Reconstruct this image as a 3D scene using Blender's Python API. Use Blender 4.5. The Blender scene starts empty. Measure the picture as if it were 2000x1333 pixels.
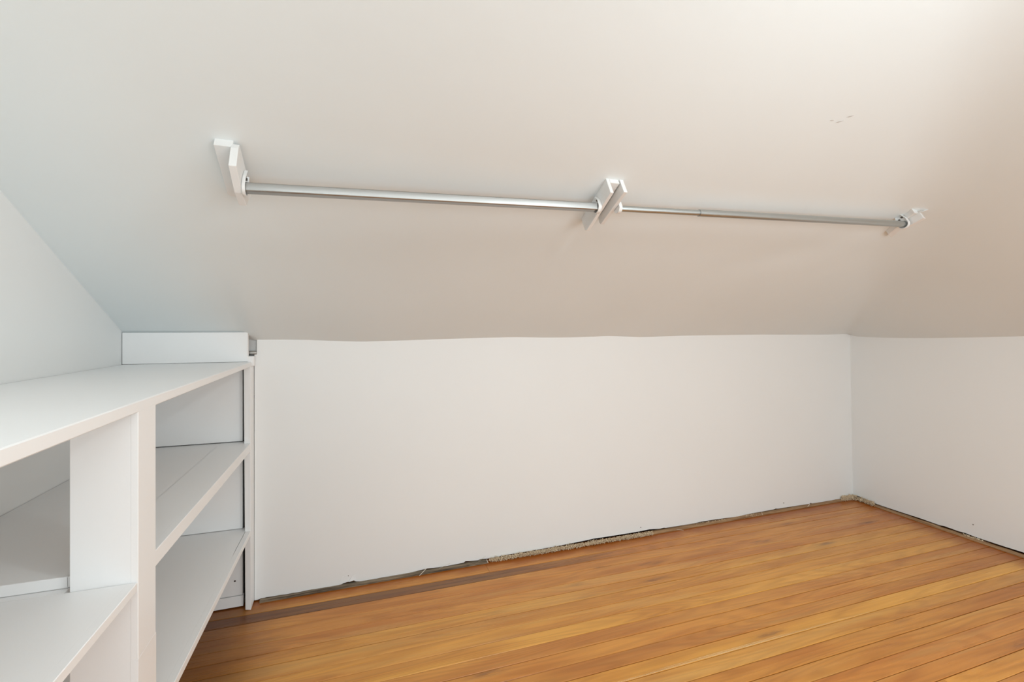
import bpy, bmesh, math, random
from mathutils import Vector, Matrix
random.seed(7)
S = bpy.context.scene
COL = S.collection

# ------------------------------------------------------------------ camera
TH = math.atan(310.0 / 910.0)
EYE = 1.2
cd = bpy.data.cameras.new('camera')
cd.sensor_width = 36.0
cd.lens = 910.0 / 2000.0 * 36.0
cd.shift_y = -27.5 / 2000.0
cd.clip_start = 0.02
cam = bpy.data.objects.new('camera', cd)
cam.location = (0, 0, EYE)
cam.rotation_euler = (math.pi / 2, 0, -TH)
COL.objects.link(cam)
S.camera = cam

# ------------------------------------------------------------------ world, lights, exposure
w = bpy.data.worlds.new('world')
S.world = w
w.use_nodes = True
bg = w.node_tree.nodes['Background']
bg.inputs[0].default_value = (1.0, 0.985, 0.97, 1)
bg.inputs[1].default_value = 0.5
S.view_settings.view_transform = 'Standard'
S.view_settings.look = 'None'
S.view_settings.exposure = -0.07
S.view_settings.gamma = 1.0
S.view_settings.use_curve_mapping = False


def add_point(name, loc, watts, radius, col):
    l = bpy.data.lights.new(name, 'POINT')
    l.energy = watts
    l.shadow_soft_size = radius
    l.color = col
    o = bpy.data.objects.new(name, l)
    o.location = loc
    COL.objects.link(o)
    return o


def add_area(name, loc, rot, sx, sy, watts, col):
    l = bpy.data.lights.new(name, 'AREA')
    l.shape = 'RECTANGLE'
    l.size = sx
    l.size_y = sy
    l.energy = watts
    l.color = col
    o = bpy.data.objects.new(name, l)
    o.location = loc
    o.rotation_euler = rot
    COL.objects.link(o)
    return o


add_point('ceiling_bulb', (1.05, -0.06, 2.02), 16.5, 0.075, (0.862, 0.952, 1.0))
# added fill light behind the camera, set at the wall opening
add_area('front_fill_light', (1.40, -1.28, 0.90), (math.radians(90), 0, 0), 2.2, 1.4, 33.5, (0.862, 0.952, 1.0))
# added overhead fill light behind the camera, no fixture there
add_area('overhead_fill_light', (0.10, -0.70, 2.34), (0, 0, 0), 1.4, 0.9, 17.0, (0.862, 0.952, 1.0))


# ------------------------------------------------------------------ materials
def nm(name):
    m = bpy.data.materials.new(name)
    m.use_nodes = True
    nt = m.node_tree
    return m, nt, nt.nodes['Principled BSDF']


def N(nt, kind, **kw):
    n = nt.nodes.new(kind)
    for k, v in kw.items():
        setattr(n, k, v)
    return n


def LK(nt, a, b):
    nt.links.new(a, b)


def mix_rgb(nt, fac, a, b, mode='MIX'):
    n = N(nt, 'ShaderNodeMix', data_type='RGBA', blend_type=mode)
    for sock, v in ((n.inputs[0], fac), (n.inputs[6], a), (n.inputs[7], b)):
        if hasattr(v, 'links'):
            LK(nt, v, sock)
        elif isinstance(v, (int, float)):
            sock.default_value = v
        else:
            sock.default_value = (*v, 1) if len(v) == 3 else v
    return n.outputs[2]


def math_n(nt, op, a, b=None, c=None, clamp=False):
    n = N(nt, 'ShaderNodeMath', operation=op, use_clamp=clamp)
    for i, v in enumerate((a, b, c)):
        if v is None:
            continue
        if hasattr(v, 'links'):
            LK(nt, v, n.inputs[i])
        else:
            n.inputs[i].default_value = v
    return n.outputs[0]


def maprange(nt, v, a, b, c, d, smooth=True):
    n = N(nt, 'ShaderNodeMapRange', interpolation_type='SMOOTHSTEP' if smooth else 'LINEAR')
    LK(nt, v, n.inputs[0])
    for i, x in enumerate((a, b, c, d)):
        n.inputs[i + 1].default_value = x
    return n.outputs[0]


def noise(nt, vec, scale, detail=2.0, rough=0.5, dist=0.0):
    n = N(nt, 'ShaderNodeTexNoise')
    LK(nt, vec, n.inputs['Vector'])
    n.inputs['Scale'].default_value = scale
    n.inputs['Detail'].default_value = detail
    n.inputs['Roughness'].default_value = rough
    n.inputs['Distortion'].default_value = dist
    return n.outputs[0]


def vmul(nt, vec, s, add=None):
    n = N(nt, 'ShaderNodeVectorMath', operation='MULTIPLY')
    LK(nt, vec, n.inputs[0])
    n.inputs[1].default_value = s
    if add is None:
        return n.outputs[0]
    a = N(nt, 'ShaderNodeVectorMath', operation='ADD')
    LK(nt, n.outputs[0], a.inputs[0])
    LK(nt, add, a.inputs[1])
    return a.outputs[0]


def paint(name, col, rough, var=0.03, bump=0.05, bscale=60.0, spec=0.5, brush=None):
    m, nt, p = nm(name)
    geo = N(nt, 'ShaderNodeNewGeometry')
    v = geo.outputs['Position']
    n1 = noise(nt, v, 2.3, 3.0)
    c2 = tuple(x * (1 - var) for x in col)
    LK(nt, mix_rgb(nt, n1, c2, tuple(min(1, x * (1 + var * .4)) for x in col)), p.inputs['Base Color'])
    p.inputs['Roughness'].default_value = rough
    p.inputs['Specular IOR Level'].default_value = spec
    b = N(nt, 'ShaderNodeBump')
    b.inputs['Strength'].default_value = bump
    b.inputs['Distance'].default_value = 0.004
    nv = v if brush is None else vmul(nt, v, brush)
    LK(nt, noise(nt, nv, bscale, 4.0, 0.6), b.inputs['Height'])
    LK(nt, b.outputs[0], p.inputs['Normal'])
    return m


M = {}
M['wall'] = paint('wall_paint', (0.886, 0.892, 0.880), 0.55, 0.02, 0.06, 26.0, 0.35)
M['ceil'] = paint('ceiling_paint', (0.840, 0.880, 0.880), 0.6, 0.03, 0.15, 14.0, 0.3)
M['trim'] = paint('shelf_paint', (0.92, 0.915, 0.905), 0.38, 0.03, 0.10, 30.0, 0.45, brush=(1.0, 0.25, 1.0))
M['bracket'] = paint('bracket_paint', (0.84, 0.83, 0.81), 0.4, 0.04, 0.25, 55.0, 0.45)
M['dark'] = paint('dark_gap', (0.03, 0.024, 0.018), 0.9, 0.2, 0.1)


def wood(name, a, b, sx=8.0, rough=0.8, axis=(1.5, 40, 40)):
    m, nt, p = nm(name)
    geo = N(nt, 'ShaderNodeNewGeometry')
    v = vmul(nt, geo.outputs['Position'], axis)
    n1 = noise(nt, v, sx, 5.0, 0.65)
    f = maprange(nt, n1, 0.3, 0.7, 0, 1)
    LK(nt, mix_rgb(nt, f, a, b), p.inputs['Base Color'])
    p.inputs['Roughness'].default_value = rough
    bp = N(nt, 'ShaderNodeBump')
    bp.inputs['Strength'].default_value = 0.5
    bp.inputs['Distance'].default_value = 0.003
    LK(nt, n1, bp.inputs['Height'])
    LK(nt, bp.outputs[0], p.inputs['Normal'])
    return m


M['strip_tan'] = wood('strip_tan', (0.20, 0.10, 0.040), (0.46, 0.29, 0.15), 3.0)
M['strip_grey'] = wood('strip_grey', (0.055, 0.036, 0.022), (0.34, 0.26, 0.17), 2.2)
M['splinter'] = wood('splinter_pale', (0.62, 0.52, 0.40), (0.80, 0.74, 0.64), 8.0)
M['raw_end'] = wood('raw_end', (0.30, 0.17, 0.08), (0.5, 0.33, 0.18), 8.0)


def carpet_mat():
    m, nt, p = nm('carpet_fibre')
    geo = N(nt, 'ShaderNodeNewGeometry')
    n1 = noise(nt, geo.outputs['Position'], 160.0, 2.0)
    f = maprange(nt, n1, 0.35, 0.65, 0, 1)
    LK(nt, mix_rgb(nt, f, (0.58, 0.43, 0.27), (0.95, 0.80, 0.58)), p.inputs['Base Color'])
    p.inputs['Roughness'].default_value = 0.95
    return m


M['carpet'] = carpet_mat()


def metal(name, col, rough, streak=0.06):
    m, nt, p = nm(name)
    p.inputs['Base Color'].default_value = (*col, 1)
    p.inputs['Metallic'].default_value = 1.0
    geo = N(nt, 'ShaderNodeNewGeometry')
    n1 = noise(nt, vmul(nt, geo.outputs['Position'], (3.0, 60, 60)), 3.0, 4.0)
    LK(nt, maprange(nt, n1, 0.3, 0.7, rough - streak, rough + streak), p.inputs['Roughness'])
    return m


M['zinc'] = metal('rod_metal', (0.50, 0.525, 0.52), 0.36, 0.02)
M['steel'] = metal('flat_rod_metal', (0.40, 0.395, 0.38), 0.36, 0.03)
M['screw'] = metal('screw_metal', (0.16, 0.15, 0.14), 0.4)


def plank_mat():
    m, nt, p = nm('floor_plank')
    geo = N(nt, 'ShaderNodeNewGeometry')
    oi = N(nt, 'ShaderNodeObjectInfo')
    pos = geo.outputs['Position']
    rv = N(nt, 'ShaderNodeCombineXYZ')
    LK(nt, math_n(nt, 'MULTIPLY', oi.outputs['Random'], 37.0), rv.inputs[0])
    LK(nt, math_n(nt, 'MULTIPLY', oi.outputs['Random'], 91.0), rv.inputs[1])
    LK(nt, math_n(nt, 'MULTIPLY', oi.outputs['Random'], 53.0), rv.inputs[2])
    off = rv.outputs[0]
    sep = N(nt, 'ShaderNodeSeparateXYZ')
    LK(nt, pos, sep.inputs[0])
    base = oi.outputs['Color']
    # flame grain: contour lines of a stretched noise
    n1 = noise(nt, vmul(nt, pos, (0.8, 9.0, 1.0), off), 1.0, 1.5, 0.45)
    ring = math_n(nt, 'PINGPONG', math_n(nt, 'MULTIPLY', n1, 16.0), 0.5)
    ring = maprange(nt, ring, 0.02, 0.40, 1.0, 0.0)
    # fine straight grain
    n2 = noise(nt, vmul(nt, pos, (1.6, 110.0, 1.0), off), 1.0, 3.0, 0.6)
    fine = maprange(nt, n2, 0.35, 0.68, 0.0, 1.0)
    # long tonal drift
    n3 = noise(nt, vmul(nt, pos, (1.7, 9.0, 1.0), off), 1.0, 2.0, 0.5)
    drift = maprange(nt, n3, 0.38, 0.68, 0.0, 1.0)
    n4 = noise(nt, vmul(nt, pos, (1.1, 16.0, 1.0), off), 1.0, 2.0, 0.5)
    pale = maprange(nt, n4, 0.52, 0.72, 0.0, 1.0)
    c = mix_rgb(nt, math_n(nt, 'MULTIPLY', ring, 0.24), base, (0.50, 0.43, 0.38), 'MULTIPLY')
    c = mix_rgb(nt, math_n(nt, 'MULTIPLY', fine, 0.22), c, (0.62, 0.50, 0.42), 'MULTIPLY')
    c = mix_rgb(nt, math_n(nt, 'MULTIPLY', drift, 0.52), c, (0.66, 0.46, 0.42), 'MULTIPLY')
    c = mix_rgb(nt, math_n(nt, 'MULTIPLY', pale, 0.30), c, (0.70, 0.42, 0.14))
    # knots and ink-like stains
    vor = N(nt, 'ShaderNodeTexVoronoi', feature='F1')
    LK(nt, vmul(nt, pos, (2.6, 13.0, 1.0), off), vor.inputs['Vector'])
    vor.inputs['Scale'].default_value = 1.0
    vs = N(nt, 'ShaderNodeSeparateColor')
    LK(nt, vor.outputs['Color'], vs.inputs[0])
    pick = math_n(nt, 'GREATER_THAN', vs.outputs[0], 0.74)
    kn = maprange(nt, vor.outputs['Distance'], 0.03, 0.30, 1.0, 0.0)
    n5 = noise(nt, vmul(nt, pos, (12.0, 60.0, 1.0), off), 1.0, 3.0, 0.6)
    kn = math_n(nt, 'MULTIPLY', math_n(nt, 'MULTIPLY', kn, pick), maprange(nt, n5, 0.3, 0.65, 0.1, 1.0))
    c = mix_rgb(nt, math_n(nt, 'MULTIPLY', kn, 0.60), c, (0.13, 0.055, 0.035))
    # pin holes
    vo2 = N(nt, 'ShaderNodeTexVoronoi', feature='F1')
    LK(nt, vmul(nt, pos, (5.0, 9.0, 1.0), off), vo2.inputs['Vector'])
    vo2.inputs['Scale'].default_value = 1.0
    v2s = N(nt, 'ShaderNodeSeparateColor')
    LK(nt, vo2.outputs['Color'], v2s.inputs[0])
    ph = math_n(nt, 'MULTIPLY', maprange(nt, vo2.outputs['Distance'], 0.012, 0.035, 1.0, 0.0),
                math_n(nt, 'GREATER_THAN', v2s.outputs[1], 0.82))
    c = mix_rgb(nt, math_n(nt, 'MULTIPLY', ph, 0.85), c, (0.05, 0.02, 0.01))
    # old amber varnish left unsanded along the two walls
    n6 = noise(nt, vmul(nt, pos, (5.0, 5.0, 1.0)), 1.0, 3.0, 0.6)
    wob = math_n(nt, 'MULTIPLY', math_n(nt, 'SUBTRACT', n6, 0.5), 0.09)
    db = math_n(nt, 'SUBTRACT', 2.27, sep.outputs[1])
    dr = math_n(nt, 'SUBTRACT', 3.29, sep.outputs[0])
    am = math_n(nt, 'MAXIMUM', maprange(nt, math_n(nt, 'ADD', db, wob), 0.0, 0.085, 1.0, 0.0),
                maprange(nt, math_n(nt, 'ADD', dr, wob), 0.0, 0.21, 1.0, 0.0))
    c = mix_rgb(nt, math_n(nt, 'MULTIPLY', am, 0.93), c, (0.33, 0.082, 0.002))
    # weathered grey-brown board, second from the back wall
    n8 = noise(nt, vmul(nt, pos, (3.0, 60.0, 1.0)), 1.0, 4.0, 0.65)
    gx = maprange(nt, math_n(nt, 'ADD', sep.outputs[0], math_n(nt, 'MULTIPLY', math_n(nt, 'SUBTRACT', n8, 0.5), 1.2)), 0.55, 1.55, 1.0, 0.0)
    gy = math_n(nt, 'MULTIPLY', math_n(nt, 'GREATER_THAN', sep.outputs[1], 2.1275), math_n(nt, 'LESS_THAN', sep.outputs[1], 2.1905))
    gm = math_n(nt, 'MULTIPLY', math_n(nt, 'MULTIPLY', gx, gy), maprange(nt, n8, 0.25, 0.6, 0.95, 0.70))
    c = mix_rgb(nt, gm, c, (0.125, 0.060, 0.034))
    # dark old finish plus painted shelf shadow, under and beside the shelving
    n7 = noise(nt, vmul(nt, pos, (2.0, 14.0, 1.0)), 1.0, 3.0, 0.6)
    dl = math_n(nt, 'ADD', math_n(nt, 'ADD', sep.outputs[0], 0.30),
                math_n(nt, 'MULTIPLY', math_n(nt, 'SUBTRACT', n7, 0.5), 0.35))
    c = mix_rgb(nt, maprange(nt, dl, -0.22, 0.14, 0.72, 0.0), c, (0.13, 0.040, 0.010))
    LK(nt, c, p.inputs['Base Color'])
    LK(nt, maprange(nt, n2, 0.3, 0.7, 0.26, 0.36), p.inputs['Roughness'])
    p.inputs['Specular IOR Level'].default_value = 0.36
    b = N(nt, 'ShaderNodeBump')
    b.inputs['Strength'].default_value = 0.12
    b.inputs['Distance'].default_value = 0.002
    LK(nt, n2, b.inputs['Height'])
    LK(nt, b.outputs[0], p.inputs['Normal'])
    return m


M['plank'] = plank_mat()


# ------------------------------------------------------------------ mesh helpers
def link(name, me, mat, parent=None, smooth=False):
    if mat is not None:
        me.materials.append(mat)
    if smooth:
        for f in me.polygons:
            f.use_smooth = True
    o = bpy.data.objects.new(name, me)
    COL.objects.link(o)
    if parent is not None:
        o.parent = parent
        o.matrix_parent_inverse = Matrix.Translation(parent.location).inverted() if parent.location.length else Matrix()
    return o


def obj_bm(name, bm, mat, parent=None, smooth=False):
    bmesh.ops.recalc_face_normals(bm, faces=bm.faces)
    me = bpy.data.meshes.new(name)
    bm.to_mesh(me)
    bm.free()
    return link(name, me, mat, parent, smooth)


def prism(bm, base, top):
    """solid between two polygons with the same number of corners"""
    a = [bm.verts.new(p) for p in base]
    b = [bm.verts.new(p) for p in top]
    n = len(a)
    bm.faces.new(a)
    bm.faces.new(b[::-1])
    for i in range(n):
        bm.faces.new((a[i], a[(i + 1) % n], b[(i + 1) % n], b[i]))


def add_box(bm, x0, x1, y0, y1, z0, z1):
    prism(bm, [(x0, y0, z0), (x1, y0, z0), (x1, y1, z0), (x0, y1, z0)],
          [(x0, y0, z1), (x1, y0, z1), (x1, y1, z1), (x0, y1, z1)])


def bevel_all(bm, w, seg=1):
    bmesh.ops.recalc_face_normals(bm, faces=bm.faces)
    bmesh.ops.bevel(bm, geom=list(bm.edges), offset=w, segments=seg, profile=0.6, affect='EDGES', clamp_overlap=True)


def box(name, x0, x1, y0, y1, z0, z1, mat, parent=None, bev=0.0015):
    bm = bmesh.new()
    add_box(bm, x0, x1, y0, y1, z0, z1)
    if bev:
        bevel_all(bm, bev)
    return obj_bm(name, bm, mat, parent)


def sweep(bm, prof, p0, p1, up, cap=True):
    """profile points (a, b) carried from p0 to p1; b runs along up"""
    p0, p1 = Vector(p0), Vector(p1)
    d = (p1 - p0).normalized()
    up = (Vector(up) - d * d.dot(Vector(up))).normalized()
    side = d.cross(up)
    r0 = [bm.verts.new(p0 + side * a + up * b) for a, b in prof]
    r1 = [bm.verts.new(p1 + side * a + up * b) for a, b in prof]
    n = len(prof)
    for i in range(n):
        bm.faces.new((r0[i], r0[(i + 1) % n], r1[(i + 1) % n], r1[i]))
    if cap:
        bm.faces.new(r0)
        bm.faces.new(r1[::-1])


def circle(r, n=24):
    return [(r * math.cos(2 * math.pi * i / n), r * math.sin(2 * math.pi * i / n)) for i in range(n)]


def round_rect(wx, wz, r, k=5):
    out = []
    for cx, cz, a0 in ((wx / 2 - r, wz / 2 - r, 0), (-wx / 2 + r, wz / 2 - r, 90),
                       (-wx / 2 + r, -wz / 2 + r, 180), (wx / 2 - r, -wz / 2 + r, 270)):
        for i in range(k + 1):
            a = math.radians(a0 + 90 * i / k)
            out.append((cx + r * math.cos(a), cz + r * math.sin(a)))
    return out


def thing(name, loc, label, cat, group=None):
    o = bpy.data.objects.new(name, None)
    o.location = loc
    o.empty_display_size = 0.05
    COL.objects.link(o)
    tag(o, label, cat, group)
    return o


def tag(o, label, cat, group=None, kind=None):
    o['label'] = label
    o['category'] = cat
    if group:
        o['group'] = group
    if kind:
        o['kind'] = kind


def struct(o, label=None):
    o['kind'] = 'structure'
    if label:
        o['label'] = label
    return o


def interp(tab, x):
    if x <= tab[0][0]:
        return tab[0][1]
    for (a, va), (b, vb) in zip(tab, tab[1:]):
        if x <= b:
            t = (x - a) / (b - a)
            return va + (vb - va) * t
    return tab[-1][1]


def sm(a, b, x):
    t = max(0.0, min(1.0, (x - a) / (b - a)))
    return t * t * (3 - 2 * t)


# ------------------------------------------------------------------ room dimensions (metres)
XL = -0.87                       # left gable wall
Y_FRONT = -1.35                  # wall behind the camera
SK, SA = 0.552, 2.425            # back slope  z = SA - SK*y
RK = 0.515                       # right slope
Z_FLAT = 2.38
SQ = math.sqrt(1 + SK * SK)


def yw(x):                       # back kneewall face (a touch out of square)
    return 2.287 + 0.0095 * (x + 0.4)


def xr(z):                       # right kneewall face leans in slightly
    return 3.318 - 0.030 * z / 1.15


KW_TOP = [(-.46, 1.166), (-.42, 1.150), (-.40, 1.144), (-.31, 1.144), (-.185, 1.141), (-.06, 1.134), (.046, 1.131), (.187, 1.134),
          (.515, 1.142), (.79, 1.147), (.963, 1.143), (1.13, 1.143), (1.37, 1.149), (1.57, 1.141), (1.9, 1.148),
          (2.45, 1.151), (2.98, 1.147), (3.28, 1.150)]
KR_TOP = [(-1.4, 1.146), (.9, 1.148), (1.42, 1.145), (1.64, 1.135), (1.82, 1.130), (2.0, 1.129), (2.2, 1.131), (2.29, 1.134), (2.32, 1.149)]


def smin(a, b, k):
    h = max(0.0, min(1.0, 0.5 + 0.5 * (b - a) / k))
    return b + (a - b) * h - k * h * (1 - h)


def z_ceiling(x, y):
    yb = yw(x)
    zb = SA - SK * y
    d = interp(KW_TOP, x) - (SA - SK * yb) if x > -0.47 else 0.0
    zb += d * (1 - sm(0.0, 0.55, yb - y))
    x0 = 3.291
    zr = 1.15 + RK * (3.31 - x)
    dr = interp(KR_TOP, y) - (1.15 + RK * (3.31 - x0))
    zr += dr * (1 - sm(0.0, 0.5, x0 - x))
    # old plaster is not quite flat
    und = 0.0035 * math.sin(2.3 * x + 1.1 * y) + 0.003 * math.sin(4.1 * y - 1.7 * x + 1.0) + 0.002 * math.sin(7.3 * x + 2.0)
    und *= sm(0.0, 0.35, yb - y)
    q = ((x - 2.0) * .55 + (y - 1.52) * .83) + .04 * math.sin(5 * x)
    und += .005 * math.exp(-(q / .07) ** 2) * sm(1.45, 1.75, x) * (1 - sm(2.15, 2.4, x))
    k = 0.004 + 0.10 * sm(0.1, 0.9, yb - y)
    z = smin(zb, zr, k) + und
    return smin(z, Z_FLAT, 0.03)


# ------------------------------------------------------------------ ceiling (back slope, right slope, flat)
xs = [XL - 0.02, XL + 0.05, -.7, -.6, -.52, -.47, -.45, -.43, -.415, -.40, -.38] + [-.34 + 0.05 * i for i in range(73)] + [3.29, 3.32]
xs = sorted(x for x in set(round(v, 4) for v in xs) if x <= 3.32)
ys = [Y_FRONT - 0.02 + 0.08 * i for i in range(22)] + [0.40 + 0.045 * i for i in range(42)] + [2.27, 2.285, 2.30, 2.315, 2.33]
ys = sorted(set(round(v, 4) for v in ys))
verts = [(x, y, z_ceiling(x, y)) for y in ys for x in xs]
nx = len(xs)
faces = [(j * nx + i, j * nx + i + 1, (j + 1) * nx + i + 1, (j + 1) * nx + i) for j in range(len(ys) - 1) for i in range(nx - 1)]
me = bpy.data.meshes.new('ceiling')
me.from_pydata(verts, [], [f[::-1] for f in faces])
ceiling = struct(link('ceiling', me, M['ceil'], smooth=True), 'sloping white plaster ceiling over the closet')


# ------------------------------------------------------------------ walls
def wall_strip(name, pts_bottom, top_fn, pos_fn, back, mat):
    """thick wall with a ragged lower edge; pts_bottom = [(t, z)], pos_fn(t, z) -> (x, y)"""
    bm = bmesh.new()
    rows = []
    for t, zb in pts_bottom:
        zt = top_fn(t)
        col = []
        for k in range(7):
            z = zb + (zt - zb) * (0, .03, .15, .4, .7, .95, 1)[k]
            x, y = pos_fn(t, z)
            col.append(bm.verts.new((x, y, z)))
        bx, by = back(t)
        x, y = pos_fn(t, zb)
        x2, y2 = pos_fn(t, zt)
        lo = bm.verts.new((x + bx, y + by, zb))
        hi = bm.verts.new((x2 + bx, y2 + by, zt))
        rows.append((col, lo, hi))
    for (c0, l0, h0), (c1, l1, h1) in zip(rows, rows[1:]):
        for k in range(6):
            bm.faces.new((c0[k], c1[k], c1[k + 1], c0[k + 1]))
        bm.faces.new((l0, l1, c1[0], c0[0]))
        bm.faces.new((c0[6], c1[6], h1, h0))
        bm.faces.new((l1, l0, h0, h1))
    for c, lo, hi in (rows[0], rows[-1]):
        bm.faces.new([lo] + c + [hi])
    return obj_bm(name, bm, mat)


rag = [(-.4085, .006), (-.3990, .006), (-.398, .006), (-.362, .011), (-.30, .009), (-.213, .008), (-.15, .010), (-.075, .009), (-.05, .011), (-.035, .020), (-.02, .021), (0.0, .020),
       (.012, .013), (.03, .010), (.10, .008), (.18, .010), (.258, .010), (.30, .013), (.345, .016), (.40, .012), (.45, .012), (.525, .014), (.535, .020), (.555, .017),
       (.60, .017), (.615, .021), (.65, .017), (.70, .018), (.75, .020), (.85, .019), (.95, .019), (1.075, .021), (1.2, .024), (1.265, .027), (1.37, .025), (1.47, .024), (1.56, .024),
       (1.63, .026), (1.70, .019), (1.73, .021), (1.745, .018), (1.84, .017), (1.95, .016), (2.0, .019), (2.11, .018), (2.2, .015), (2.29, .012), (2.34, .015),
       (2.40, .017), (2.5, .017), (2.585, .018), (2.6, .021), (2.62, .018), (2.8, .016), (2.9, .014), (2.91, .019), (2.925, .014), (3.0, .012), (3.07, .012), (3.13, .010), (3.21, .010), (3.26, .012), (3.30, .014), (3.34, .014)]
rag = [(t, z if t < .56 else z - .0035) for t, z in rag]
wb = wall_strip('wall_back', rag, lambda t: 1.24 if t > -.3985 else 1.081, lambda t, z: (t, yw(t)), lambda t: (0, 0.022), M['wall'])
struct(wb, 'white back kneewall with a ragged lower edge above the floorboards')
# near-black backing sheet: shade in the wall gaps put into its colour
struct(box('trim_1', -.90, 3.42, 2.352, 2.375, -.01, 1.24, M['dark'], bev=0), 'near-black backing painted as gap shade behind the back kneewall')
rr = [(-1.40, .014), (.9, .014), (1.2, .013), (1.40, .015), (1.445, .017), (1.52, .014), (1.60, .013), (1.66, .014), (1.69, .016), (1.72, .013), (1.79, .015), (1.81, .011), (1.91, .013), (2.02, .011),
      (2.14, .010), (2.20, .012), (2.235, .017), (2.28, .022), (2.335, .022)]
rr = [(t, z + .003) for t, z in rr]
wr = wall_strip('wall_right', rr, lambda t: 1.24, lambda t, z: (xr(z), t), lambda t: (0.022, 0), M['wall'])
struct(wr, 'white right kneewall with a dark gap along the floor')
struct(box('trim_2', 3.385, 3.41, -1.40, 2.36, -.01, 1.24, M['dark'], bev=0), 'near-black backing painted as gap shade behind the right kneewall')  # near-black sheet, shade of the right wall gap put into its colour
wl = struct(box('wall_left', XL - .06, XL, Y_FRONT - .05, 2.40, 0, 2.5, M['wall'], bev=0), 'white gable wall behind the shelving')
# front wall behind the camera, wide opening added to let light in
bm = bmesh.new()
add_box(bm, XL - .06, -.62, Y_FRONT - .1, Y_FRONT, 0, 2.5)
add_box(bm, 2.52, 3.42, Y_FRONT - .1, Y_FRONT, 0, 1.6)
add_box(bm, -.62, 2.52, Y_FRONT - .1, Y_FRONT, 1.72, 2.5)
struct(obj_bm('wall_front', bm, M['wall']), 'white wall with an added light opening behind the viewer')

# nail holes in the walls
def dot(name, c, n, r, mat, parent):
    n = Vector(n).normalized()
    a = n.orthogonal().normalized()
    b = n.cross(a)
    c = Vector(c)
    bm = bmesh.new()
    ring = [c + a * r * math.cos(t) + b * r * math.sin(t) for t in [i * math.pi / 4 for i in range(8)]]
    prism(bm, [p - n * .001 for p in ring], [p + n * .0006 for p in ring])
    return obj_bm(name, bm, mat, parent)


dot('nail_hole', (2.67, yw(2.67), .046), (0, -1, 0), .0035, M['screw'], wb)
dot('nail_hole', (-.023, yw(0), .045), (0, -1, 0), .003, M['screw'], wb)
dot('nail_hole', (1.57, yw(1.57), .042), (0, -1, 0), .0028, M['screw'], wb)
dot('nail_hole', (xr(.08), 1.652, .082), (-1, 0, 0), .003, M['screw'], wr)

# broken plaster flake low on the back wall
bm = bmesh.new()
for (x0, x1, za, zb_, d) in ((-.062, -.018, .022, .050, .003), (-.020, .012, .026, .046, .006)):
    y = yw(0)
    prism(bm, [(x0, y + .001, za - .008), (x1, y + .001, za - .004), (x1 - .006, y + .001, zb_), (x0 + .016, y + .001, zb_ - .004)],
          [(x0, y - d, za - .008), (x1, y - d * .4, za - .004), (x1 - .006, y - .001, zb_), (x0 + .016, y - .001, zb_ - .004)])
obj_bm('plaster_flake', bm, M['wall'], wb)

# ------------------------------------------------------------------ floor
fl = struct(box('floor', XL - .05, 3.42, Y_FRONT - .12, 2.36, -.06, -.022, M['dark'], bev=0), 'honey coloured pine floorboards running along the back wall')
HON = (0.52, 0.235, 0.065)
tones = {
    0: (0.52, 0.215, 0.055), 1: (0.46, 0.19, 0.060), 2: (0.50, 0.215, 0.070), 3: (0.48, 0.20, 0.065), 4: (0.50, 0.215, 0.070),
    5: (0.60, 0.285, 0.080), 6: (0.58, 0.27, 0.075), 7: (0.62, 0.30, 0.080), 8: (0.62, 0.305, 0.080), 9: (0.54, 0.235, 0.070),
    10: (0.54, 0.225, 0.060), 11: (0.50, 0.20, 0.058), 12: (0.70, 0.37, 0.085), 13: (0.58, 0.27, 0.075), 14: (0.52, 0.21, 0.055),
    15: (0.56, 0.24, 0.065), 16: (0.50, 0.19, 0.055), 17: (0.48, 0.185, 0.055),
}
edges = [2.335, 2.190, 2.127, 2.055, 1.977, 1.908, 1.838, 1.769, 1.700, 1.633, 1.565, 1.498, 1.432, 1.366]
while edges[-1] > Y_FRONT - .05:
    edges.append(edges[-1] - 0.0675)
rng = random.Random(3)


def plank(x0, x1, y0, y1, tone, gap):
    bm = bmesh.new()
    lift = rng.uniform(-.0004, .0004)
    b = 0.0015
    xs_ = (x0, x1)
    prof = [(y0 + gap, -.02), (y0 + gap, -b + lift), (y0 + gap + b, lift), (y1 - b, lift), (y1, -b + lift), (y1, -.02)]
    v = [[bm.verts.new((x, y, z)) for y, z in prof] for x in xs_]
    n = len(prof)
    for i in range(n):
        bm.faces.new((v[0][i], v[0][(i + 1) % n], v[1][(i + 1) % n], v[1][i]))
    bm.faces.new(v[0])
    bm.faces.new(v[1][::-1])
    o = obj_bm('plank', bm, M['plank'], fl)
    j = rng.uniform(.96, 1.04)
    tone = tuple(m_ + (t_ - m_) * .62 for t_, m_ in zip(tone, (0.60, 0.275, 0.070)))
    j *= 1.27
    o.color = (tone[0] * j, tone[1] * j * rng.uniform(.98, 1.03), tone[2] * j * .78, 1)


for i, (y1, y0) in enumerate(zip(edges, edges[1:])):
    tone = tones.get(i, (HON[0] * rng.uniform(.85, 1.15), HON[1] * rng.uniform(.82, 1.18), HON[2]))
    gap = {0: .0030, 1: .0026, 4: .0034, 5: .0030, 7: .0024, 9: .0026, 12: .0026, 14: .0030, 2: .0018}.get(i, rng.choice((.0018, .0022, .0026)))
    cuts = {0: [.632], 18: [1.9], 22: [.7]}.get(i, [])
    xa = XL
    for c_ in cuts + [3.36]:
        t2 = tone
        if i == 0 and xa > .5:
            t2 = (0.46, 0.185, 0.055)
        plank(xa, c_ - (.0012 if c_ < 3.3 else 0), y0, y1, t2, gap)
        xa = c_

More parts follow.
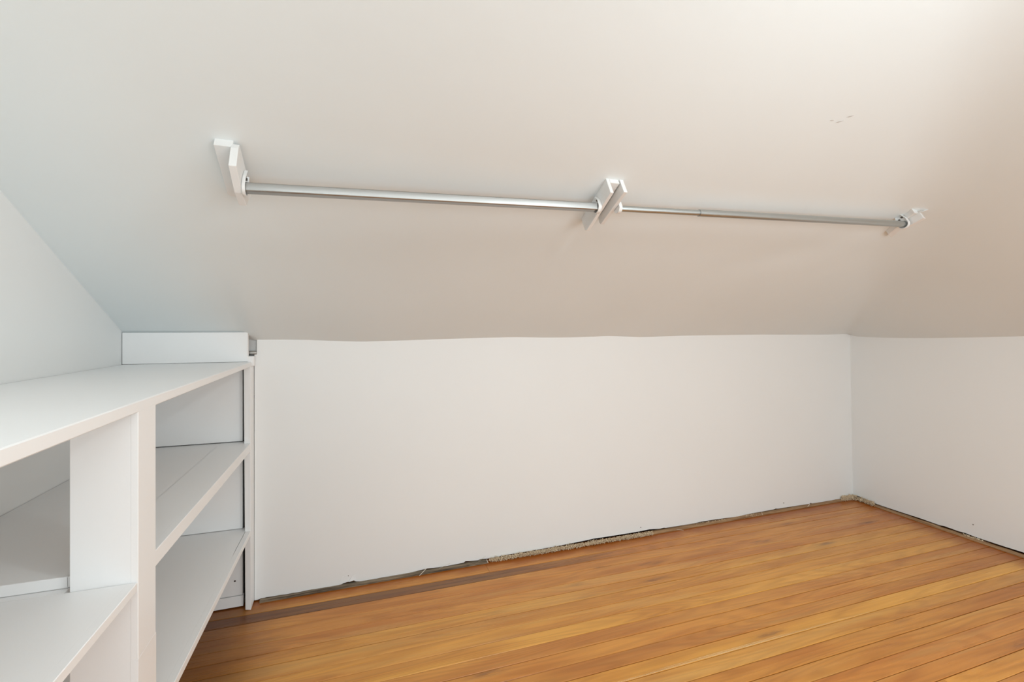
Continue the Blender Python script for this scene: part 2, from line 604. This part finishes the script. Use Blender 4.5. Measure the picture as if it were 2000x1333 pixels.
# thin pale raised lines along one joint
bm = bmesh.new()
for yy, x0, x1 in ((1.3705, .55, 2.15), (1.3740, .75, 2.0), (1.3790, .95, 1.7)):
    prism(bm, [(x0, yy, .0000), ((x0 + x1) / 2, yy - .0006, .0000), (x1, yy, .0000), ((x0 + x1) / 2, yy + .0006, .0000)],
          [(x0 + .1, yy, .0008), ((x0 + x1) / 2, yy - .0003, .0010), (x1 - .1, yy, .0008), ((x0 + x1) / 2, yy + .0003, .0010)])
obj_bm('pale_joint_line', bm, wood('joint_line_gold', (0.70, 0.45, 0.20), (0.85, 0.66, 0.40), 8.0), fl)

# ------------------------------------------------------------------ built-in shelving on the left wall
XF = -0.412
XB = XL + 0.002
YE = 2.262                                    # end panel face
YN = -0.35                                    # near end, behind the viewer's left shoulder
su = thing('shelf_unit', (-.64, .95, 0), 'white painted built-in open shelving along the left wall', 'shelving')
T = M['trim']
# end panel against the back kneewall, in three lifts between the shelves
for pz0, pz1 in ((.052, .316), (.3365, .686), (.7105, 1.028)):
    box('end_panel', XB, -.449, YE, YE + .018, pz0, pz1, T, su, .001)
pb = bmesh.new()
prism(pb, [(XB, YE - .004, .004), (-.446, YE - .004, .006), (-.446, YE + .018, .006), (XB, YE + .018, .004)],
      [(XB, YE - .004, .048), (-.446, YE - .002, .050), (-.446, YE + .018, .050), (XB, YE + .018, .048)])
obj_bm('base_board', pb, T, su)
dot('nail_head', (-.478, YE, .115), (0, -1, 0), .004, M['screw'], su)
# top board with a proud front edge
ts = box('top_shelf', XB, XF - .004, YN, YE + .006, 1.033, 1.0500, T, su, .0005)
bm = bmesh.new()
prism(bm, [(XF - .006, YN, 1.022), (XF + .001, YN, 1.022), (XF + .001, YE - .02, 1.031), (XF - .006, YE - .02, 1.031)],
      [(XF - .006, YN, 1.0498), (XF + .001, YN, 1.0498), (XF + .001, YE - .02, 1.0502), (XF - .006, YE - .02, 1.0502)])
bevel_all(bm, .002)
obj_bm('front_edge', bm, T, ts)
# mid shelf of the far bay, runs on behind the divider
ms = box('shelf', XB, -.532, 1.152, YE + .012, .6848, .707, T, su, .0008)
bm = bmesh.new()
add_box(bm, -.5335, XF - .0185, 1.152, YE + .012, .686, .707)
obj_bm('shelf_front_half', bm, T, ms)
e = box('front_edge', XF - .0195, XF, 1.2225, YE - .036, .672, .7074, T, ms, .0010)
# low shelf of the far bay
bm = bmesh.new()
ol = [(XB, 1.16), (XF - .0185, 1.16), (XF - .0188, 1.98), (XF - .0212, 2.06), (XF - .0212, YE + .012), (XB, YE + .012)]
prism(bm, [(x, y, .317) for x, y in ol], [(x, y, .3345) for x, y in ol])
ls = obj_bm('shelf', bm, T, su)
box('front_edge', XF - .0195, XF, 1.2225, YE - .036, .314, .3349, T, ls, .0010)
# shelf of the near bay
ns = box('shelf', XB, XF - .016, YN, 1.1335, .668, .684, T, su, .0005)
box('shelf_back_half', XB, -.530, 1.1335, 1.21, .668, .684, T, ns, 0)
box('front_edge', XF - .0175, XF, YN, 1.1335, .667, .6844, T, ns, .0012)
# divider and face post between the bays
box('divider', -.522, XF - .010, 1.1345, 1.152, 0, 1.034, T, su, .0008)
pm = box('post', XF - .012, XF + .001, 1.134, 1.222, .528, 1.0300, T, su, .0010)
box('post_foot', XF - .012, XF + .0012, 1.1340, 1.2240, 0, 0.5285, T, pm, .0003)
# near end of the unit
box('end_panel', XB, XF, YN - .02, YN, 0, 1.03, T, su)
# corner post at the back kneewall
bm = bmesh.new()
prism(bm, [(-.432, 2.226, .003), (-.410, 2.224, .0), (-.4095, 2.290, .006), (-.432, 2.290, .006)],
      [(-.438, 2.226, 1.031), (-.412, 2.226, 1.031), (-.4105, 2.290, 1.031), (-.438, 2.290, 1.031)])
bevel_all(bm, .0015)
cp = obj_bm('post', bm, T, su)
box('post_head', -.438, -.404, 2.252, 2.282, 1.031, 1.074, T, cp, .002)
# upstand board at the back of the top
box('upstand', XB, -.426, 2.246, 2.268, 1.0508, 1.1775, T, su, .002)

# hole beside the upstand: grey lining and a short pipe
struct(box('trim_3', -.446, -.392, 2.301, 2.313, .9, 1.22, paint('lining_grey', (.62, .615, .60), .7), bev=0), 'grey lining inside the hole beside the shelving')
bm = bmesh.new()
sweep(bm, circle(.0085, 16), (-.44, 2.2905, 1.0865), (-.3995, 2.2905, 1.0865), (0, 0, 1))
pp = obj_bm('pipe', bm, metal('pipe_paint', (.55, .53, .5), .45), smooth=False)
tag(pp, 'short grey pipe end in the hole between the shelving and back wall', 'pipe')

# ------------------------------------------------------------------ hanging rods and brackets on the back slope
O0 = Vector((0, 1.3, SA - SK * 1.3))
ED = Vector((0, 1, -SK)) / SQ
NN = Vector((0, -SK, -1)) / SQ


def L(x, s, h):
    p = O0 + Vector((x, 0, 0)) + ED * s
    dz = z_ceiling(p.x, p.y) - (SA - SK * p.y)
    return p + NN * (h - dz * 0.8755)


def board(name, quad, h0, h1, mat, parent, bev=.002):
    """solid over a quad of (x, s) corners between heights h0 and h1 off the slope"""
    bm = bmesh.new()
    prism(bm, [L(x, s, h0) for x, s in quad], [L(x, s, h1) for x, s in quad])
    if bev:
        bevel_all(bm, bev, 2)
    return obj_bm(name, bm, mat, parent)


def rect(x0, x1, s0, s1):
    return [(x0, s0), (x1, s0), (x1, s1), (x0, s1)]


def side_profile(name, x0, x1, prof, mat, parent, bev=.002):
    """board standing off the slope; prof = (s, h) outline"""
    bm = bmesh.new()
    prism(bm, [L(x0, s, h) for s, h in prof], [L(x1, s, h) for s, h in prof])
    if bev:
        bevel_all(bm, bev, 2)
    return obj_bm(name, bm, mat, parent)


def socket(parent, c, axis, up, r=.020, lip=.012, top=.036):
    """open cup for a closet pole: back plate and a raised rim round the lower half"""
    c = Vector(c)
    ax = Vector(axis).normalized()
    up = (Vector(up) - ax * ax.dot(Vector(up))).normalized()
    sd = ax.cross(up)
    out = [(-r * .55, top), (-r, top * .45)]
    out += [(r * math.cos(a), r * math.sin(a)) for a in [math.pi + math.pi * i / 14 for i in range(15)]]
    out += [(r, top * .45), (r * .55, top)]
    bm = bmesh.new()
    P = lambda a, b, t: c + sd * a + up * b + ax * t
    prism(bm, [P(a, b, 0) for a, b in out], [P(a, b, .0016) for a, b in out])
    o = obj_bm('socket', bm, M['bracket'], parent)
    bm = bmesh.new()
    rim = out[:-1] + [out[-1]]
    inner = [(a * .90, b * .90 if b < 0 else b - .001) for a, b in rim]
    for i in range(len(rim) - 1):
        a0, a1, b1, b0 = rim[i], rim[i + 1], inner[i + 1], inner[i]
        prism(bm, [P(*a0, .001), P(*a1, .001), P(*b1, .001), P(*b0, .001)],
              [P(*a0, lip), P(*a1, lip), P(*b1, lip), P(*b0, lip)])
    obj_bm('rim', bm, M['bracket'], o)
    for a, b in ((-.006, top * .72), (.007, top * .62)):
        bm = bmesh.new()
        q = P(a, b, .0016)
        sweep(bm, circle(.0036, 10), q, q + ax * .004, up)
        obj_bm('screw', bm, M['screw'], o)
    return o


UPS = -NN
A1, A2 = Vector((-.270, 1.392, 1.567)), Vector((.771, 1.384, 1.600))
B1, B2 = Vector((.858, 1.380, 1.602)), Vector((2.203, 1.330, 1.635))

# left bracket: flat cleat with one side board
b1 = thing('rod_bracket', L(-.31, .15, 0), 'white wooden bracket at the left end of the rods, above the shelving', 'bracket')
board('cleat', [(-.333, .067), (-.291, .068), (-.300, .262), (-.336, .245)], -.004, .022, M['bracket'], b1)
side_profile('side_board', -.294, -.276, [(.070, .010), (.064, .030), (.070, .086), (.150, .100), (.205, .094), (.245, .010)], M['bracket'], b1)
socket(b1, A1 + Vector((-.0050, 0, 0)), (1, 0, 0), UPS, .021, .008, .052)

# middle bracket: channel of a base board and two side boards
b2 = thing('rod_bracket', L(.812, .14, 0), 'white wooden U-shaped bracket holding both rods in the middle', 'bracket')
board('cleat', rect(.7925, .8265, .046, .200), -.004, .016, M['bracket'], b2)
side_profile('side_board', .780, .7923, [(.046, -.004), (.046, .061), (.232, .062), (.242, .052), (.244, -.004)], M['bracket'], b2)
side_profile('side_board', .8302, .8440, [(.044, -.004), (.044, .054), (.212, .046), (.216, .036), (.214, -.004)], M['bracket'], b2)
socket(b2, A2 + Vector((.0085, 0, 0)), (-1, 0, 0), UPS, .020)
socket(b2, B1 + Vector((-.0130, 0, 0)), (1, 0, 0), UPS, .017, .012, .03)

# right bracket: skewed cleat in the valley with a side board
b3 = thing('rod_bracket', L(2.25, .08, 0), 'small white wooden bracket at the far right end of the rods', 'bracket')
board('cleat', [(2.194, .004), (2.228, .007), (2.296, .170), (2.257, .155)], -.006, .022, M['bracket'], b3)
board('side_board', [(2.2105, -.004), (2.226, -.002), (2.238, .085), (2.2228, .085)], .0222, .052, M['bracket'], b3)
socket(b3, B2 + Vector((.0065, 0, 0)), (-1, 0, -.02), UPS, .020, .012, .044)
bm = bmesh.new()
prism(bm, [L(2.222, .000, .014), L(2.246, -.014, .004), L(2.262, -.012, .001)], [L(2.222, -.004, .018), L(2.246, -.018, .008), L(2.262, -.013, .004)])
obj_bm('torn_paint', bm, M['bracket'], b3)

# rods
def rod_tag(o, label):
    tag(o, label, 'rod', 'hanging rods under the sloping ceiling')


r1 = thing('closet_rod', (A1 + A2) / 2, 'flat-sided metal closet rod, the left of the two', 'rod', 'hanging rods under the sloping ceiling')
bm = bmesh.new()
sweep(bm, round_rect(.026, .0245, .0040), A1, A2, (0, .14, 1))
tb = obj_bm('tube', bm, M['steel'], r1)
r2 = thing('closet_rod', (B1 + B2) / 2, 'round telescoping metal closet rod, the right of the two', 'rod', 'hanging rods under the sloping ceiling')
J = B1.lerp(B2, (1.175 - B1.x) / (B2.x - B1.x))
bm = bmesh.new()
sweep(bm, circle(.0104, 28), B1, J + (B2 - B1).normalized() * .05, (0, 0, 1))
obj_bm('inner_tube', bm, M['zinc'], r2, True)
bm = bmesh.new()
d = (B2 - B1).normalized()
sweep(bm, circle(.0130, 28), J, B2, (0, 0, 1))
obj_bm('outer_tube', bm, M['zinc'], r2, True)
for o in list(r1.children) + list(r2.children):
    me = o.data
    for f in me.polygons:
        f.use_smooth = len(f.vertices) == 4
    try:
        me.set_sharp_from_angle(angle=math.radians(50))
    except Exception:
        pass
# rolled seam along the underside of the telescoping rod
bm = bmesh.new()
sd = Vector((0, -.75, -.66))
sweep(bm, [(-.0012, 0), (.0012, 0), (.0012, .0009), (-.0012, .0009)], B1 + sd * .0100, J + sd * .0100, sd)
obj_bm('seam', bm, M['zinc'], r2)

# ------------------------------------------------------------------ remains along the floor edges
def rough_strip(name, x0, x1, ymid, wdt, hgt, mat, seed, parent=None, along='x', n=40):
    rg = random.Random(seed)
    bm = bmesh.new()
    rings = []
    for i in range(n + 1):
        t = x0 + (x1 - x0) * i / n
        f = -wdt / 2 + rg.uniform(-.0012, .0012)
        g = hgt + rg.uniform(-.0012, .0012)
        cs = [(f, .0006), (f + .001, g * .75), (f + .004, g), (wdt / 2, g * .98), (wdt / 2, .0006)]
        if along == 'x':
            y0 = ymid(t)
            rings.append([bm.verts.new((t, y0 + a, b)) for a, b in cs])
        else:
            y0 = ymid(t)
            rings.append([bm.verts.new((y0 + a, t, b)) for a, b in cs])
    for a, b in zip(rings, rings[1:]):
        for k in range(5):
            bm.faces.new((a[k], a[(k + 1) % 5], b[(k + 1) % 5], b[k]))
    bm.faces.new(rings[0])
    bm.faces.new(rings[-1][::-1])
    return obj_bm(name, bm, mat, parent)


ts1 = rough_strip('tack_strip', -.385, .645, lambda x: yw(x) - .007, .030, .0100, M['strip_grey'], 1)
tag(ts1, 'dirty grey-brown wood strip under the left half of the back wall', 'wood strip')
ts2 = rough_strip('tack_strip', 1.60, 3.185, lambda x: yw(x) - .009, .030, .0095, M['strip_tan'], 2)
tag(ts2, 'tan wood strip along the right half of the back wall', 'wood strip')
ts3 = rough_strip('tack_strip', .3, 2.165, lambda y: 3.303, .030, .0095, wood('strip_tan_side', (0.20, 0.10, 0.040), (0.46, 0.29, 0.15), 3.0, axis=(40, 1.5, 40)), 3, along='y')
tag(ts3, 'tan wood strip along the right wall', 'wood strip')


def sliver(parent, a, b, wd=.002):
    a, b = Vector(a), Vector(b)
    bm = bmesh.new()
    sweep(bm, [(-wd / 2, 0), (wd / 2, 0), (wd * .3, wd * .6), (-wd * .3, wd * .6)], a, b, (0, -1, .3))
    return obj_bm('splinter', bm, M['splinter'], parent)


sliver(ts1, (.30, 2.262, .004), (.335, 2.281, .022), .0030)
sliver(ts1, (.40, 2.283, .012), (.455, 2.284, .028), .0012)
sliver(ts1, (.60, 2.284, .014), (.635, 2.280, .036), .0014)
sliver(ts1, (.646, 2.272, .004), (.640, 2.277, .020), .0042)
sliver(ts2, (2.462, 2.290, .004), (2.462, 2.297, .020), .0026)
sliver(ts2, (2.85, 2.291, .008), (2.88, 2.301, .016), .0034)
sliver(ts2, (1.80, 2.287, .006), (1.84, 2.270, .002), .0018)


def tufts(name, n, px, mat, seed, length=(.008, .016), spread=.011, h=.014):
    """torn carpet pile: a lumpy backing with short bent yarns; px(rng) -> point on the floor, out direction"""
    rg = random.Random(seed)
    bm = bmesh.new()
    for _ in range(n):
        p, out = px(rg)
        p = Vector(p)
        out = Vector(out)
        sdv = Vector((-out.y, out.x, 0))
        p = p + out * rg.uniform(-spread, spread * .6) + Vector((0, 0, rg.uniform(.001, h)))
        d_ = (out * rg.uniform(.2, 1.0) + sdv * rg.uniform(-.7, .7) + Vector((0, 0, rg.uniform(-.5, .7)))).normalized()
        ln = rg.uniform(*length)
        wv = rg.uniform(.0009, .0017)
        u = d_.orthogonal().normalized()
        v = d_.cross(u)
        q = p + d_ * ln
        q.z = max(q.z, .001)
        m_ = (p + q) / 2 + Vector((0, 0, ln * .2))
        rings = []
        for c_, r_ in ((p, wv), (m_, wv * 1.1), (q, wv * .5)):
            rings.append([bm.verts.new(c_ + u * r_ * math.cos(k * 2.094) + v * r_ * math.sin(k * 2.094)) for k in range(3)])
        for a, b in zip(rings, rings[1:]):
            for k in range(3):
                bm.faces.new((a[k], a[(k + 1) % 3], b[(k + 1) % 3], b[k]))
        bm.faces.new(rings[-1])
    return obj_bm(name, bm, mat)


def carpet(label, n, px, seed, **kw):
    o = tufts('carpet_remnant', n, px, M['carpet'], seed, **kw)
    tag(o, label, 'carpet', None, 'stuff')
    return o


carpet('long torn strip of beige carpet pile under the middle of the back wall', 2600,
       lambda r: ((r.uniform(.66, 1.635), yw(1.1) - .014, 0), (0, -1, 0)), 11, h=.016)
carpet('small torn tuft of beige carpet on the strip right of the middle of the back wall', 120,
       lambda r: ((r.gauss(2.37, .035), yw(2.3) - .012, 0), (0, -1, 0)), 12, h=.009, length=(.006, .012))
carpet('frayed clump of pale carpet fibres in the far floor corner', 900,
       lambda r: ((r.uniform(3.19, 3.305), yw(3.2) - .010, 0), (-.3, -.95, 0)) if r.random() < .6 else ((3.300, r.uniform(2.17, 2.30), 0), (-.95, -.3, 0)),
       13, h=.024, length=(.008, .024), spread=.013)
carpet('pale scrap of carpet along the right wall strip', 170,
       lambda r: ((3.306, r.uniform(1.60, 1.69), 0), (-1, 0, 0)), 14, h=.013, length=(.006, .012), spread=.006)
carpet('thin fringe of carpet threads on the strip left of the torn tuft', 90,
       lambda r: ((r.uniform(1.96, 2.18), yw(2.1) - .006, 0), (0, -1, 0)), 15, h=.012, length=(.005, .010), spread=.006)

# scuffs on the back slope: shallow lifted paint flakes
bm = bmesh.new()
for (xa, sa, xb, sb, wd) in ((1.400, -.283, 1.416, -.286, .0022), (1.428, -.279, 1.452, -.291, .0030), (1.448, -.302, 1.472, -.312, .0028)):
    a, b = Vector((xa, sa)), Vector((xb, sb))
    n_ = Vector((-(b - a).y, (b - a).x)).normalized() * wd
    m1, m2 = a.lerp(b, .35), a.lerp(b, .7)
    out = [a, m1 + n_, m2 + n_ * .6, b, m2 - n_ * .5, m1 - n_ * .8]
    prism(bm, [L(p.x, p.y, -.0006) for p in out], [L(p.x, p.y, .0005) for p in out])
obj_bm('paint_flake', bm, paint('scuff_grey', (.60, .59, .57), .8), ceiling)
